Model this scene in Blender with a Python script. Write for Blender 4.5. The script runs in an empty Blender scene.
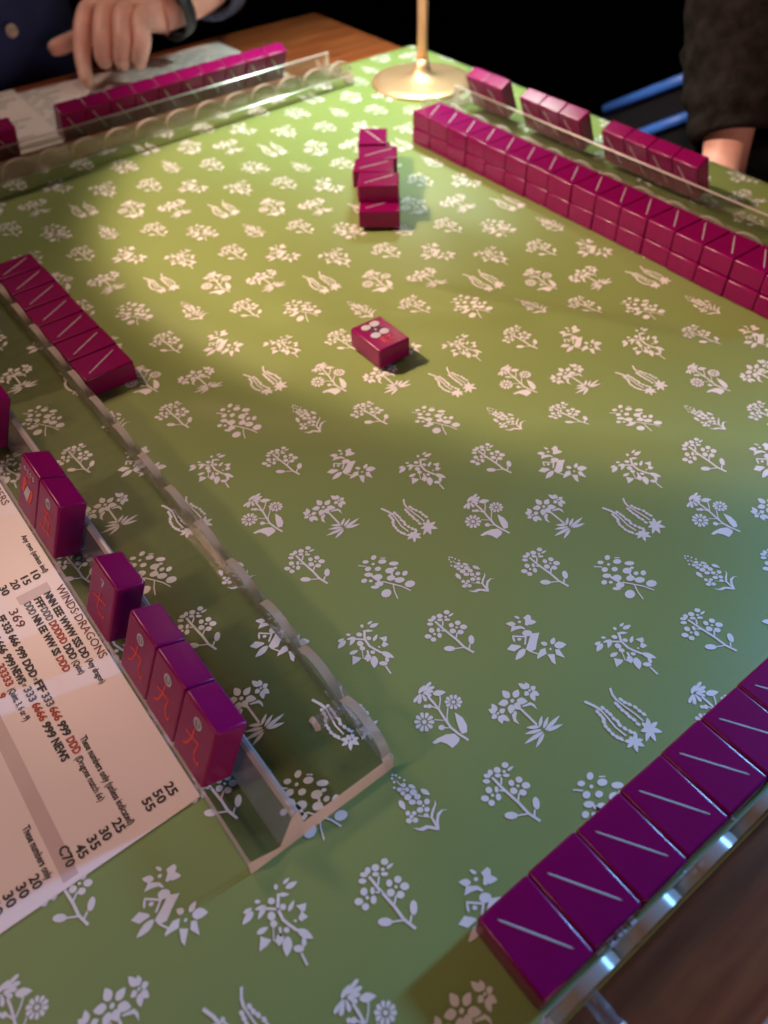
import bpy, bmesh, math, random
from mathutils import Vector, Matrix
random.seed(7)
S = bpy.context.scene
COL = S.collection
MM = 0.001
PI = math.pi

# ------------------------------------------------------------------ camera
# world frame: x runs along the near rack, y away from the photographer's seat, z up; the cloth lies at z = 0
cd = bpy.data.cameras.new('camera')
cam = bpy.data.objects.new('camera', cd)
COL.objects.link(cam)
cd.sensor_width = 36.0
cd.lens = 800.0 / 1024.0 * 36.0
cd.clip_start = 0.01
cam.matrix_world = Matrix(((0.789347, 0.460662, -0.405859, 0.0),
                           (-0.613549, 0.568084, -0.548487, 0.0),
                           (-0.022105, 0.681961, 0.731054, 0.29),
                           (0, 0, 0, 1)))
cd.dof.use_dof = True
cd.dof.focus_distance = 0.36
cd.dof.aperture_fstop = 8.0
S.camera = cam
S.view_settings.view_transform = 'Standard'
S.view_settings.look = 'None'
S.view_settings.gamma = 1.0
S.view_settings.use_curve_mapping = False
S.view_settings.exposure = 0.0
S.cycles.use_denoising = True
S.cycles.transparent_max_bounces = 40
S.cycles.max_bounces = 10
S.cycles.caustics_reflective = False
S.cycles.caustics_refractive = False

# ------------------------------------------------------------------ light
world = bpy.data.worlds.new('dim_room')
S.world = world
world.use_nodes = True
bg = world.node_tree.nodes['Background']
bg.inputs[0].default_value = (0.4, 0.5, 0.7, 1)
bg.inputs[1].default_value = 0.006


def aim(o, target):
    d = Vector(target) - o.location
    o.rotation_euler = d.to_track_quat('-Z', 'Y').to_euler()


def light(name, kind, loc, target, power, color, **kw):
    l = bpy.data.lights.new(name, kind)
    l.energy = power
    l.color = color
    for k, v in kw.items():
        setattr(l, k, v)
    o = bpy.data.objects.new(name, l)
    COL.objects.link(o)
    o.location = loc
    if target:
        aim(o, target)
    return o


# warm pendant spot above the far player's shoulder
light('pendant_spot', 'SPOT', (-0.057, 0.739, 0.597), (0.516, 0.423, 0.0), 31.5, (1.0, 0.655, 0.50),
      spot_size=math.radians(49), spot_blend=0.27, shadow_soft_size=0.022)
# added soft fill over the mid-table cloth, set at the pendant's position
light('mid_table_fill', 'SPOT', (-0.057, 0.739, 0.597), (0.26, 0.30, 0.0), 9.5, (1.0, 0.54, 0.38),
      spot_size=math.radians(46), spot_blend=1.0, shadow_soft_size=0.05)
# cool blue light from the bar on the right
light('blue_bar_light', 'SPOT', (0.98, 0.05, 0.37), (0.35, 0.13, 0.0), 95.0, (0.17, 0.465, 1.0),
      spot_size=math.radians(56), spot_blend=1.0, shadow_soft_size=0.06)
# unseen warm fill behind the photographer, added for near-facing sides
light('rear_warm_fill', 'AREA', (0.0, -1.5, 0.26), (0.1, 0.3, 0.02), 9.0, (1.0, 0.57, 0.46),
      shape='RECTANGLE', size=0.8, size_y=0.5)
# added warm fill for the printed card and left-hand tile faces
light('left_card_fill', 'SPOT', (-0.48, 0.30, 0.62), (-0.01, 0.22, 0.0), 8.5, (1.0, 0.60, 0.54),
      spot_size=math.radians(36), spot_blend=0.9, shadow_soft_size=0.06)
# added overhead fill for the pointing hand and far wood
light('far_overhead_fill', 'AREA', (0.02, 1.10, 0.85), (0.35, 0.82, 0.0), 2.7, (1.0, 0.72, 0.56),
      shape='DISK', size=0.25)


# ------------------------------------------------------------------ materials
def nmat(name):
    m = bpy.data.materials.new(name)
    m.use_nodes = True
    nt = m.node_tree
    b = nt.nodes['Principled BSDF']
    return m, nt, b


def pmat(name, color, rough=0.5, metal=0.0, spec=0.5, coat=0.0, vary=0.0, vscale=40.0, bump=0.0, bscale=200.0, sss=0.0, sheen=0.0, coords='Object'):
    m, nt, b = nmat(name)
    b.inputs['Base Color'].default_value = (*color, 1)
    b.inputs['Roughness'].default_value = rough
    b.inputs['Metallic'].default_value = metal
    b.inputs['Specular IOR Level'].default_value = spec
    b.inputs['Coat Weight'].default_value = coat
    b.inputs['Coat Roughness'].default_value = 0.12
    if sheen:
        b.inputs['Sheen Weight'].default_value = sheen
    if sss:
        b.inputs['Subsurface Weight'].default_value = sss
        b.inputs['Subsurface Radius'].default_value = (1.0, 0.25, 0.4)
        b.inputs['Subsurface Scale'].default_value = 0.004
    tc = nt.nodes.new('ShaderNodeTexCoord')
    if vary:
        n = nt.nodes.new('ShaderNodeTexNoise')
        n.inputs['Scale'].default_value = vscale
        n.inputs['Detail'].default_value = 4
        nt.links.new(tc.outputs[coords], n.inputs['Vector'])
        r = nt.nodes.new('ShaderNodeValToRGB')
        r.color_ramp.elements[0].position = 0.3
        r.color_ramp.elements[1].position = 0.7
        r.color_ramp.elements[0].color = (*[c * (1 - vary) for c in color], 1)
        r.color_ramp.elements[1].color = (*[min(1, c * (1 + vary)) for c in color], 1)
        nt.links.new(n.outputs['Fac'], r.inputs['Fac'])
        nt.links.new(r.outputs['Color'], b.inputs['Base Color'])
    if bump:
        n2 = nt.nodes.new('ShaderNodeTexNoise')
        n2.inputs['Scale'].default_value = bscale
        n2.inputs['Detail'].default_value = 3
        nt.links.new(tc.outputs[coords], n2.inputs['Vector'])
        bp = nt.nodes.new('ShaderNodeBump')
        bp.inputs['Strength'].default_value = bump
        bp.inputs['Distance'].default_value = 0.001
        nt.links.new(n2.outputs['Fac'], bp.inputs['Height'])
        nt.links.new(bp.outputs['Normal'], b.inputs['Normal'])
    return m


def wood_mat(name, dark, lite, rough=0.28):
    m, nt, b = nmat(name)
    tc = nt.nodes.new('ShaderNodeTexCoord')
    mp = nt.nodes.new('ShaderNodeMapping')
    mp.inputs['Scale'].default_value = (3, 30, 30)
    nt.links.new(tc.outputs['Object'], mp.inputs['Vector'])
    n = nt.nodes.new('ShaderNodeTexNoise')
    n.inputs['Scale'].default_value = 4
    n.inputs['Detail'].default_value = 6
    n.inputs['Distortion'].default_value = 0.6
    nt.links.new(mp.outputs['Vector'], n.inputs['Vector'])
    r = nt.nodes.new('ShaderNodeValToRGB')
    r.color_ramp.elements[0].position = 0.32
    r.color_ramp.elements[1].position = 0.7
    r.color_ramp.elements[0].color = (*dark, 1)
    r.color_ramp.elements[1].color = (*lite, 1)
    nt.links.new(n.outputs['Fac'], r.inputs['Fac'])
    nt.links.new(r.outputs['Color'], b.inputs['Base Color'])
    b.inputs['Roughness'].default_value = rough
    return m


def acrylic_mat(name, tint, rough=0.03, haze=0.0, hazecol=(0.8, 0.8, 0.75), gloss=0.03):
    """clear acrylic: see-through with a Fresnel gloss, a little haze"""
    m = bpy.data.materials.new(name)
    m.use_nodes = True
    nt = m.node_tree
    nt.nodes.clear()
    out = nt.nodes.new('ShaderNodeOutputMaterial')
    tr = nt.nodes.new('ShaderNodeBsdfTransparent')
    tr.inputs[0].default_value = (*tint, 1)
    gl = nt.nodes.new('ShaderNodeBsdfGlossy')
    gl.inputs['Roughness'].default_value = rough
    lw = nt.nodes.new('ShaderNodeLayerWeight')
    lw.inputs[0].default_value = 0.5
    pw = nt.nodes.new('ShaderNodeMath')
    pw.operation = 'POWER'
    pw.inputs[1].default_value = 4.0
    fr = nt.nodes.new('ShaderNodeMath')
    fr.operation = 'MULTIPLY_ADD'
    fr.inputs[1].default_value = 0.75
    fr.inputs[2].default_value = gloss
    nt.links.new(lw.outputs['Facing'], pw.inputs[0])
    nt.links.new(pw.outputs[0], fr.inputs[0])
    mx = nt.nodes.new('ShaderNodeMixShader')
    nt.links.new(fr.outputs[0], mx.inputs[0])
    nt.links.new(tr.outputs[0], mx.inputs[1])
    nt.links.new(gl.outputs[0], mx.inputs[2])
    last = mx
    if haze:
        df = nt.nodes.new('ShaderNodeBsdfDiffuse')
        df.inputs[0].default_value = (*hazecol, 1)
        tl = nt.nodes.new('ShaderNodeBsdfTranslucent')
        tl.inputs[0].default_value = (*hazecol, 1)
        ad = nt.nodes.new('ShaderNodeMixShader')
        ad.inputs[0].default_value = 0.4
        nt.links.new(df.outputs[0], ad.inputs[1])
        nt.links.new(tl.outputs[0], ad.inputs[2])
        m2 = nt.nodes.new('ShaderNodeMixShader')
        m2.inputs[0].default_value = haze
        nt.links.new(mx.outputs[0], m2.inputs[1])
        nt.links.new(ad.outputs[0], m2.inputs[2])
        last = m2
    nt.links.new(last.outputs[0], out.inputs[0])
    return m


def cloth_mat():
    m, nt, b = nmat('green_coated_cotton')
    tc = nt.nodes.new('ShaderNodeTexCoord')
    n = nt.nodes.new('ShaderNodeTexNoise')
    n.inputs['Scale'].default_value = 6
    n.inputs['Detail'].default_value = 3
    nt.links.new(tc.outputs['Object'], n.inputs['Vector'])
    r = nt.nodes.new('ShaderNodeValToRGB')
    r.color_ramp.elements[0].color = (0.225, 0.315, 0.097, 1)
    r.color_ramp.elements[1].color = (0.245, 0.335, 0.105, 1)
    nt.links.new(n.outputs['Fac'], r.inputs['Fac'])
    nt.links.new(r.outputs['Color'], b.inputs['Base Color'])
    b.inputs['Roughness'].default_value = 0.42
    b.inputs['Specular IOR Level'].default_value = 0.35
    w = nt.nodes.new('ShaderNodeTexNoise')
    w.inputs['Scale'].default_value = 900
    nt.links.new(tc.outputs['Object'], w.inputs['Vector'])
    bp = nt.nodes.new('ShaderNodeBump')
    bp.inputs['Strength'].default_value = 0.15
    bp.inputs['Distance'].default_value = 0.0004
    nt.links.new(w.outputs['Fac'], bp.inputs['Height'])
    nt.links.new(bp.outputs['Normal'], b.inputs['Normal'])
    return m


M_CLOTH = cloth_mat()
M_PRINT = pmat('cream_print', (0.78, 0.79, 0.76), 0.5, vary=0.04, vscale=60)
M_TILE = pmat('magenta_resin', (0.23, 0.003, 0.092), 0.24, spec=0.34, coat=0.0, vary=0.05, vscale=90, sss=0.10)
M_STRIPE = pmat('silver_inlay', (0.50, 0.55, 0.56), 0.5, metal=0.1, vary=0.05, vscale=500)
M_RED = pmat('red_engraving', (0.75, 0.06, 0.03), 0.5, vary=0.1, vscale=300)
M_GREY = pmat('pale_engraving', (0.50, 0.52, 0.58), 0.45, vary=0.1, vscale=300)
M_BLACK = pmat('dark_engraving', (0.03, 0.03, 0.06), 0.45, vary=0.2, vscale=300)
M_ACR = acrylic_mat('clear_acrylic', (0.985, 0.99, 0.98), 0.08, 0.012, (0.62, 0.66, 0.56), 0.022)
M_ACRW = acrylic_mat('clear_acrylic_wall', (0.93, 0.94, 0.91), 0.10, 0.12, (0.80, 0.66, 0.60))  # pinkish lit look of the scallops put into the haze colour
M_RIM = acrylic_mat('polished_rim', (0.62, 0.66, 0.55), 0.26, 0.46, (0.95, 0.87, 0.78), 0.10)
M_ENDCAP = acrylic_mat('end_reflection_acrylic', (0.9, 0.86, 0.82), 0.3, 0.92, (0.94, 0.80, 0.72))  # warm reflection on the polished ends put into an opaque pinkish colour
M_EDGE = acrylic_mat('edge_glare_acrylic', (0.9, 0.88, 0.86), 0.2, 0.55, (0.90, 0.80, 0.76), 0.2)  # glare along the acrylic edges put into a pale haze colour
M_RIDGE = acrylic_mat('pink_reflection_ridge', (0.92, 0.91, 0.90), 0.22, 0.11, (0.88, 0.74, 0.70), 0.08)  # pinkish reflection on the ridge slope put into the haze colour
M_PEG = acrylic_mat('peg_acrylic', (0.86, 0.86, 0.86), 0.05, 0.12, (0.7, 0.7, 0.7))
M_PEG_CENTRE = acrylic_mat('dark_tint_peg_end', (0.35, 0.36, 0.30), 0.1, 0.03)  # dark refracted centre of the peg end put into the tint
M_WOOD = wood_mat('brown_varnished_wood', (0.20, 0.046, 0.014), (0.38, 0.105, 0.034))
M_BRASS = pmat('brushed_brass', (0.92, 0.60, 0.36), 0.48, metal=0.9, vary=0.06, vscale=30)
M_SHADE = pmat('brass_shade', (0.80, 0.56, 0.26), 0.35, metal=1.0, vary=0.05)
M_CARD = pmat('laminated_card', (0.92, 0.85, 0.82), 0.30, spec=0.4, vary=0.03, vscale=18)
M_BAND = pmat('mauve_band', (0.66, 0.55, 0.54), 0.35, vary=0.04)
M_INK = pmat('black_ink', (0.022, 0.02, 0.025), 0.5, vary=0.1)
M_INKR = pmat('red_ink', (0.50, 0.045, 0.02), 0.5, vary=0.1)
M_INKB = pmat('slate_ink', (0.10, 0.15, 0.19), 0.5, vary=0.1)
M_INKM = pmat('maroon_ink', (0.16, 0.015, 0.03), 0.5, vary=0.1)
M_SKIN = pmat('skin', (0.85, 0.48, 0.39), 0.45, vary=0.10, vscale=45, bump=0.25, bscale=260, sss=0.12)
M_NAIL = pmat('nail', (0.66, 0.40, 0.33), 0.3, vary=0.05)
M_NAVY = pmat('navy_shirt_cotton', (0.030, 0.052, 0.19), 0.85, vary=0.15, vscale=25, bump=0.4, bscale=900, sheen=0.15)
M_DENIM = pmat('speckled_blue_cuff', (0.07, 0.09, 0.17), 0.85, vary=0.7, vscale=330, bump=0.4, bscale=900)
M_FUZZ = pmat('fuzzy_brown_wool', (0.016, 0.013, 0.012), 0.95, vary=0.55, vscale=80, bump=1.0, bscale=350, spec=0.12)
M_STEEL = pmat('watch_steel', (0.65, 0.66, 0.68), 0.22, metal=1.0, vary=0.05)
M_STRAP = pmat('dark_strap', (0.02, 0.022, 0.03), 0.5, vary=0.2)
M_DIAL = pmat('watch_dial', (0.05, 0.055, 0.07), 0.25, vary=0.1)
M_BUTTON = pmat('horn_button', (0.55, 0.50, 0.45), 0.3, vary=0.3, vscale=150)
M_DARKF = pmat('dark_upholstery', (0.003, 0.004, 0.009), 0.8, vary=0.2, vscale=30, bump=0.3, bscale=400)
M_BLUE = pmat('blue_edge_light', (0.07, 0.24, 0.95), 0.35, vary=0.1)  # blue light along the chair edges put into the base colour
M_FLOOR = wood_mat('dark_floor_boards', (0.008, 0.005, 0.004), (0.02, 0.012, 0.008), 0.5)
M_WALL = pmat('near_black_wall', (0.006, 0.006, 0.007), 0.9, vary=0.2, vscale=3)
M_LED = bpy.data.materials.new('lit_diffuser')
M_LED.use_nodes = True
_b = M_LED.node_tree.nodes['Principled BSDF']
_b.inputs['Emission Color'].default_value = (1, 0.86, 0.66, 1)
_b.inputs['Emission Strength'].default_value = 6.0


# ------------------------------------------------------------------ helpers
def link(name, me, parent=None, mats=(), smooth=False):
    if isinstance(me, bmesh.types.BMesh):
        bm = me
        me = bpy.data.meshes.new(name)
        bm.to_mesh(me)
        bm.free()
    for m in mats:
        if m.name not in [x.name for x in me.materials]:
            me.materials.append(m)
    if smooth:
        for p in me.polygons:
            p.use_smooth = True
    o = bpy.data.objects.new(name, me)
    COL.objects.link(o)
    if parent:
        o.parent = parent
    return o


def flat_normals(me, big):
    """smooth rounded edges, dead-flat main faces"""
    for p in me.polygons:
        p.use_smooth = True
    acc = {}
    for p in me.polygons:
        if p.area > big:
            for v in p.vertices:
                acc[v] = p.normal.copy()
    me.normals_split_custom_set_from_vertices([tuple(acc.get(v.index, v.normal)) for v in me.vertices])


def empty(name, loc=(0, 0, 0), rotz=0.0):
    o = bpy.data.objects.new(name, None)
    o.empty_display_size = 0.02
    COL.objects.link(o)
    o.location = loc
    o.rotation_euler = (0, 0, rotz)
    return o


def tag(o, label=None, cat=None, group=None, kind=None):
    if label:
        o['label'] = label
    if cat:
        o['category'] = cat
    if group:
        o['group'] = group
    if kind:
        o['kind'] = kind
    return o


def box(bm, x0, x1, y0, y1, z0, z1, mat=0, bevel=0.0, seg=2):
    r = bmesh.ops.create_cube(bm, size=1.0)
    vs = r['verts']
    for v in vs:
        v.co = Vector(((x0 + x1) / 2 + v.co.x * (x1 - x0), (y0 + y1) / 2 + v.co.y * (y1 - y0), (z0 + z1) / 2 + v.co.z * (z1 - z0)))
    fs = {f for v in vs for f in v.link_faces}
    for f in fs:
        f.material_index = mat
    if bevel:
        es = list({e for v in vs for e in v.link_edges})
        bmesh.ops.bevel(bm, geom=es, offset=bevel, segments=seg, affect='EDGES', profile=0.5)


def prism(bm, outline, axis, lo, hi, mat=0, capmat=None):
    """outline: 2D points; axis 'y' extrudes (x,z) outline along y, 'x' extrudes (y,z) along x, 'z' extrudes (x,y)"""
    def P(p, t):
        if axis == 'y':
            return (p[0], t, p[1])
        if axis == 'x':
            return (t, p[0], p[1])
        return (p[0], p[1], t)
    a = [bm.verts.new(P(p, lo)) for p in outline]
    b = [bm.verts.new(P(p, hi)) for p in outline]
    n = len(a)
    side = []
    for i in range(n):
        f = bm.faces.new((a[i], a[(i + 1) % n], b[(i + 1) % n], b[i]))
        f.material_index = mat
        side.append(f)
    c = [bm.faces.new(list(reversed(a))), bm.faces.new(b)]
    for f in c:
        f.material_index = mat if capmat is None else capmat
    return side, c


def lathe(bm, prof, seg=40, mat=0, center=(0, 0, 0)):
    rings = []
    for r, z in prof:
        rings.append([bm.verts.new((center[0] + r * math.cos(2 * PI * i / seg), center[1] + r * math.sin(2 * PI * i / seg), center[2] + z)) for i in range(seg)])
    for k in range(len(rings) - 1):
        for i in range(seg):
            f = bm.faces.new((rings[k][i], rings[k][(i + 1) % seg], rings[k + 1][(i + 1) % seg], rings[k + 1][i]))
            f.material_index = mat
    bm.faces.new(list(reversed(rings[0]))).material_index = mat
    bm.faces.new(rings[-1]).material_index = mat


def tube(bm, pts, radii, seg=12, mat=0):
    pts = [Vector(p) for p in pts]
    rings = []
    for i, p in enumerate(pts):
        d = (pts[min(i + 1, len(pts) - 1)] - pts[max(i - 1, 0)]).normalized()
        u = d.orthogonal().normalized() if i == 0 else (u - d * u.dot(d)).normalized()
        v = d.cross(u)
        r = radii[i] if isinstance(radii, (list, tuple)) else radii
        rings.append([bm.verts.new(p + (u * math.cos(2 * PI * k / seg) + v * math.sin(2 * PI * k / seg)) * r) for k in range(seg)])
    for k in range(len(rings) - 1):
        for i in range(seg):
            bm.faces.new((rings[k][i], rings[k][(i + 1) % seg], rings[k + 1][(i + 1) % seg], rings[k + 1][i])).material_index = mat
    bm.faces.new(list(reversed(rings[0]))).material_index = mat
    bm.faces.new(rings[-1]).material_index = mat


def catmull(pts, n=6):
    P = [Vector(p) for p in pts]
    P = [P[0] * 2 - P[1]] + P + [P[-1] * 2 - P[-2]]
    out = []
    for i in range(1, len(P) - 2):
        for k in range(n):
            t = k / n
            out.append(0.5 * ((2 * P[i]) + (P[i + 1] - P[i - 1]) * t + (2 * P[i - 1] - 5 * P[i] + 4 * P[i + 1] - P[i + 2]) * t * t + (3 * P[i] - P[i - 1] - 3 * P[i + 1] + P[i + 2]) * t ** 3))
    out.append(P[-2])
    return out


# ------------------------------------------------------------------ the setting
bm = bmesh.new()
box(bm, -2.5, 3.5, -2.5, 3.5, -0.80, -0.76)
tag(link('floor', bm, mats=[M_FLOOR]), kind='structure')
bm = bmesh.new()
box(bm, -2.5, 3.5, 3.5, 3.6, -0.76, 2.0)
tag(link('wall_back', bm, mats=[M_WALL]), kind='structure')
bm = bmesh.new()
box(bm, 3.5, 3.6, -2.5, 3.5, -0.76, 2.0)
tag(link('wall_right', bm, mats=[M_WALL]), kind='structure')

# table: wooden top reaching past the cloth at both ends
TX0, TX1, TY0, TY1 = -0.14, 0.612, -0.19, 0.935
table = tag(empty('table', ((TX0 + TX1) / 2, (TY0 + TY1) / 2, -0.76)), 'brown varnished wooden table under the green floral cloth', 'table')
bm = bmesh.new()
hx, hy = (TX1 - TX0) / 2, (TY1 - TY0) / 2
box(bm, -hx, hx, -hy, hy, 0.725, 0.7545, bevel=0.004)
link('tabletop', bm, table, [M_WOOD])
for sx in (-1, 1):
    for sy in (-1, 1):
        bm = bmesh.new()
        prism(bm, [(-.03, -.03), (.03, -.03), (.03, .03), (-.03, .03)], 'z', 0.0, 0.725)
        l = link('leg', bm, table, [M_WOOD])
        l.location = (sx * (hx - .06), sy * (hy - .06), 0)


# ------------------------------------------------------------------ tablecloth
CX0, CX1, CY0, CY1 = -0.16, 0.616, 0.012, 0.746


def crease(x, y, x0, y0, x1, y1, w, h):
    dx, dy = x1 - x0, y1 - y0
    L2 = dx * dx + dy * dy
    t = ((x - x0) * dx + (y - y0) * dy) / L2
    if t < -0.15 or t > 1.15:
        return 0.0
    d = ((x - x0) * dy - (y - y0) * dx) / math.sqrt(L2)
    fade = max(0.0, min(1.0, (t + 0.15) / 0.3, (1.15 - t) / 0.3))
    fade = fade * fade * (3 - 2 * fade)
    return h * fade * math.exp(-(d / w) ** 2)


def cloth_z(x, y):
    """soft folds; never above 0 under the racks, rounded over the table edge"""
    z = 0.0
    if 0.09 < x < 0.44 and 0.06 < y < 0.67:
        ed = min(x - 0.09, 0.44 - x, y - 0.06, 0.67 - y)
        k = min(1.0, ed / 0.06)
        k = k * k * (3 - 2 * k)
        z += k * 0.0011 * math.sin(x * 38 + y * 17 + 1.3 * math.sin(y * 21)) * math.sin(y * 29 - x * 11 + 0.7)
        z += k * crease(x, y, 0.30, 0.37, 0.42, 0.17, 0.011, 0.0037)
        z += k * crease(x, y, 0.13, 0.36, 0.22, 0.25, 0.014, 0.0031)
        z += k * crease(x, y, 0.22, 0.40, 0.33, 0.30, 0.013, 0.0034)
        z += k * crease(x, y, 0.26, 0.22, 0.36, 0.11, 0.012, 0.0031)
        z += k * crease(x, y, 0.16, 0.48, 0.20, 0.33, 0.016, 0.0027)
        z -= k * 0.0022
    if x > 0.606:
        t = (x - 0.606) / 0.010
        z -= 0.0018 * t * t
    return z


GX = [CX0 + i * (CX1 - CX0) / 194 for i in range(195)]
GY = [CY0 + i * (CY1 - CY0) / 183 for i in range(184)]
verts, faces = [], []
for y in GY:
    for x in GX:
        verts.append((x, y, cloth_z(x, y)))
n = len(GX)
for j in range(len(GY) - 1):
    for i in range(n - 1):
        faces.append((j * n + i, j * n + i + 1, (j + 1) * n + i + 1, (j + 1) * n + i))
# the drop over the right-hand edge of the table
drop = [(CX1 + 0.0025, -0.005), (CX1 + 0.0035, -0.012), (CX1 + 0.005, -0.05), (CX1 + 0.004, -0.10), (CX1 + 0.007, -0.17)]
prev = [j * n + n - 1 for j in range(len(GY))]
for dx, dz in drop:
    cur = []
    for y in GY:
        cur.append(len(verts))
        verts.append((dx + 0.003 * math.sin(y * 40) * min(1, -dz * 8), y, dz))
    for j in range(len(GY) - 1):
        faces.append((prev[j], cur[j], cur[j + 1], prev[j + 1]))
    prev = cur
# turned-down thickness along the two free edges
for row, dy in ((0, -0.0006), (len(GY) - 1, 0.0006)):
    cur = []
    for i in range(n):
        v = verts[row * n + i]
        cur.append(len(verts))
        verts.append((v[0], v[1] + dy, -0.0052))
    for i in range(n - 1):
        a, b = row * n + i, row * n + i + 1
        faces.append((a, cur[i], cur[i + 1], b) if row == 0 else (a, b, cur[i + 1], cur[i]))
me = bpy.data.meshes.new('tablecloth')
me.from_pydata(verts, [], faces)
cloth = link('tablecloth', me, mats=[M_CLOTH], smooth=True)
tag(cloth, 'green cotton tablecloth printed with small white flowers', 'tablecloth')

# ---- printed sprigs: L leaf (x1,y1,x2,y2,w)  S stem (w, pts..)  E ellipse (x,y,rx,ry)  P polygon
MOTIF = {}


def daisy(cx, cy, rx, ry, k, w, start=0.36, rot=0.0):
    out = []
    for i in range(k):
        a = rot + 2 * PI * i / k
        out.append(('L', cx + rx * start * math.cos(a), cy + ry * start * math.sin(a), cx + rx * math.cos(a), cy + ry * math.sin(a), w, 1))
    out.append(('E', cx, cy, rx * 0.24, ry * 0.24))
    return out


def rays(cx, cy, tips, w, s=0.3, disc=12):
    out = [('L', cx + (tx - cx) * s, cy + (ty - cy) * s, tx, ty, w) for tx, ty in tips]
    if disc:
        out.append(('E', cx, cy, disc, disc))
    return out


MOTIF['A'] = daisy(235, 497, 96, 94, 10, 38) + daisy(515, 298, 86, 74, 10, 34) + [
    ('L', 205, 195, 295, 100, 34, 1), ('L', 215, 190, 328, 148, 34, 1), ('L', 220, 205, 318, 190, 32, 1), ('L', 222, 212, 302, 238, 34, 1),
    ('L', 212, 222, 250, 294, 36, 1), ('L', 200, 226, 180, 320, 38, 1), ('L', 190, 222, 130, 306, 34, 1), ('L', 175, 215, 235, 130, 40),
    ('L', 315, 218, 440, 198, 62), ('E', 245, 345, 20, 18), ('E', 282, 345, 24, 22), ('E', 400, 548, 32, 26),
    ('S', 22, 270, 250, 320, 305, 370, 370, 440, 480, 490, 550, 560, 605, 645, 658), ('S', 14, 385, 240, 387, 290, 375, 365),
    ('S', 13, 460, 360, 450, 450, 460, 500), ('S', 10, 335, 475, 420, 480), ('S', 14, 305, 345, 370, 370), ('S', 11, 430, 550, 490, 550),
    ('P', 525, 400, 600, 450, 640, 520, 640, 590, 592, 606, 565, 560, 540, 480),
    ('P', 310, 690, 360, 650, 440, 612, 520, 602, 570, 645, 560, 680, 500, 738, 450, 700, 390, 680, 340, 702)]
MOTIF['B'] = rays(275, 295, [(188, 202), (328, 196), (408, 302), (348, 375), (262, 410), (156, 325)], 64, 0.3, 18) + \
    rays(155, 405, [(98, 320), (215, 368), (255, 472), (196, 494), (102, 452), (72, 370)], 48, 0.25, 12) + \
    rays(425, 205, [(326, 138), (388, 130), (478, 168), (510, 250), (472, 300), (382, 250)], 48, 0.25, 12) + [
    ('P', 358, 342, 430, 308, 468, 330, 488, 374, 440, 336, 370, 352), ('P', 300, 380, 318, 400, 308, 450, 338, 502, 290, 475, 272, 420),
    ('S', 19, 352, 372, 420, 440, 482, 502),
    ('L', 508, 522, 528, 430, 32), ('L', 540, 535, 584, 436, 32), ('L', 555, 550, 680, 428, 36), ('L', 572, 556, 702, 503, 34),
    ('L', 505, 522, 396, 530, 32), ('L', 522, 548, 380, 582, 32), ('L', 535, 565, 378, 664, 36), ('L', 542, 582, 474, 694, 34)]
_c = [('S', 20, 255, 102, 275, 160, 308, 205), ('S', 13, 308, 205, 400, 280, 480, 340, 535, 392), ('S', 22, 38, 222, 120, 260, 178, 298), ('S', 14, 178, 298, 240, 370, 300, 445, 390, 517)]
for x, y in ((350, 205), (385, 232), (425, 250), (475, 275), (510, 308), (548, 336), (310, 242), (335, 270), (365, 302), (400, 328), (425, 358), (462, 384), (496, 422)):
    _c.append(('L', x - 22, y - 14, x + 22, y + 14, 30))
for x, y in ((195, 280), (230, 310), (260, 337), (290, 375), (322, 397), (340, 430), (385, 460), (430, 485), (468, 502), (150, 315), (175, 342), (200, 372), (205, 405), (222, 442), (250, 472), (282, 507), (320, 532), (355, 547)):
    _c.append(('L', x - 20, y - 17, x + 20, y + 17, 30))
_c += rays(590, 460, [(572, 364), (660, 402), (698, 490), (640, 566), (560, 566), (514, 482), (524, 408)], 42, 0.1, 24)
_c += rays(460, 565, [(478, 494), (534, 552), (546, 606), (488, 656), (400, 618), (374, 562), (418, 526)], 38, 0.1, 22)
MOTIF['C'] = _c
MOTIF['D'] = [('E', a, b, c, d) for a, b, c, d in (
    (380, 107, 38, 36), (290, 167, 40, 38), (215, 196, 30, 36), (178, 236, 40, 27), (166, 300, 40, 28), (292, 232, 36, 24), (380, 230, 38, 22), (363, 185, 20, 18),
    (425, 320, 32, 38), (508, 283, 38, 38), (574, 350, 46, 40), (533, 431, 40, 38), (440, 411, 40, 40), (490, 355, 18, 16),
    (182, 402, 36, 40), (134, 497, 44, 36), (199, 546, 36, 36), (275, 480, 30, 42), (264, 392, 22, 38), (215, 460, 18, 20), (385, 686, 70, 42), (655, 552, 37, 72))] + [
    ('L', 400, 176, 468, 122, 34), ('S', 30, 235, 262, 320, 370, 400, 460, 480, 550, 560, 660, 665, 742), ('S', 20, 326, 258, 318, 330), ('S', 20, 490, 445, 474, 520),
    ('S', 20, 298, 404, 350, 412), ('S', 18, 450, 686, 562, 668), ('S', 20, 632, 628, 620, 690)]
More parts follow.
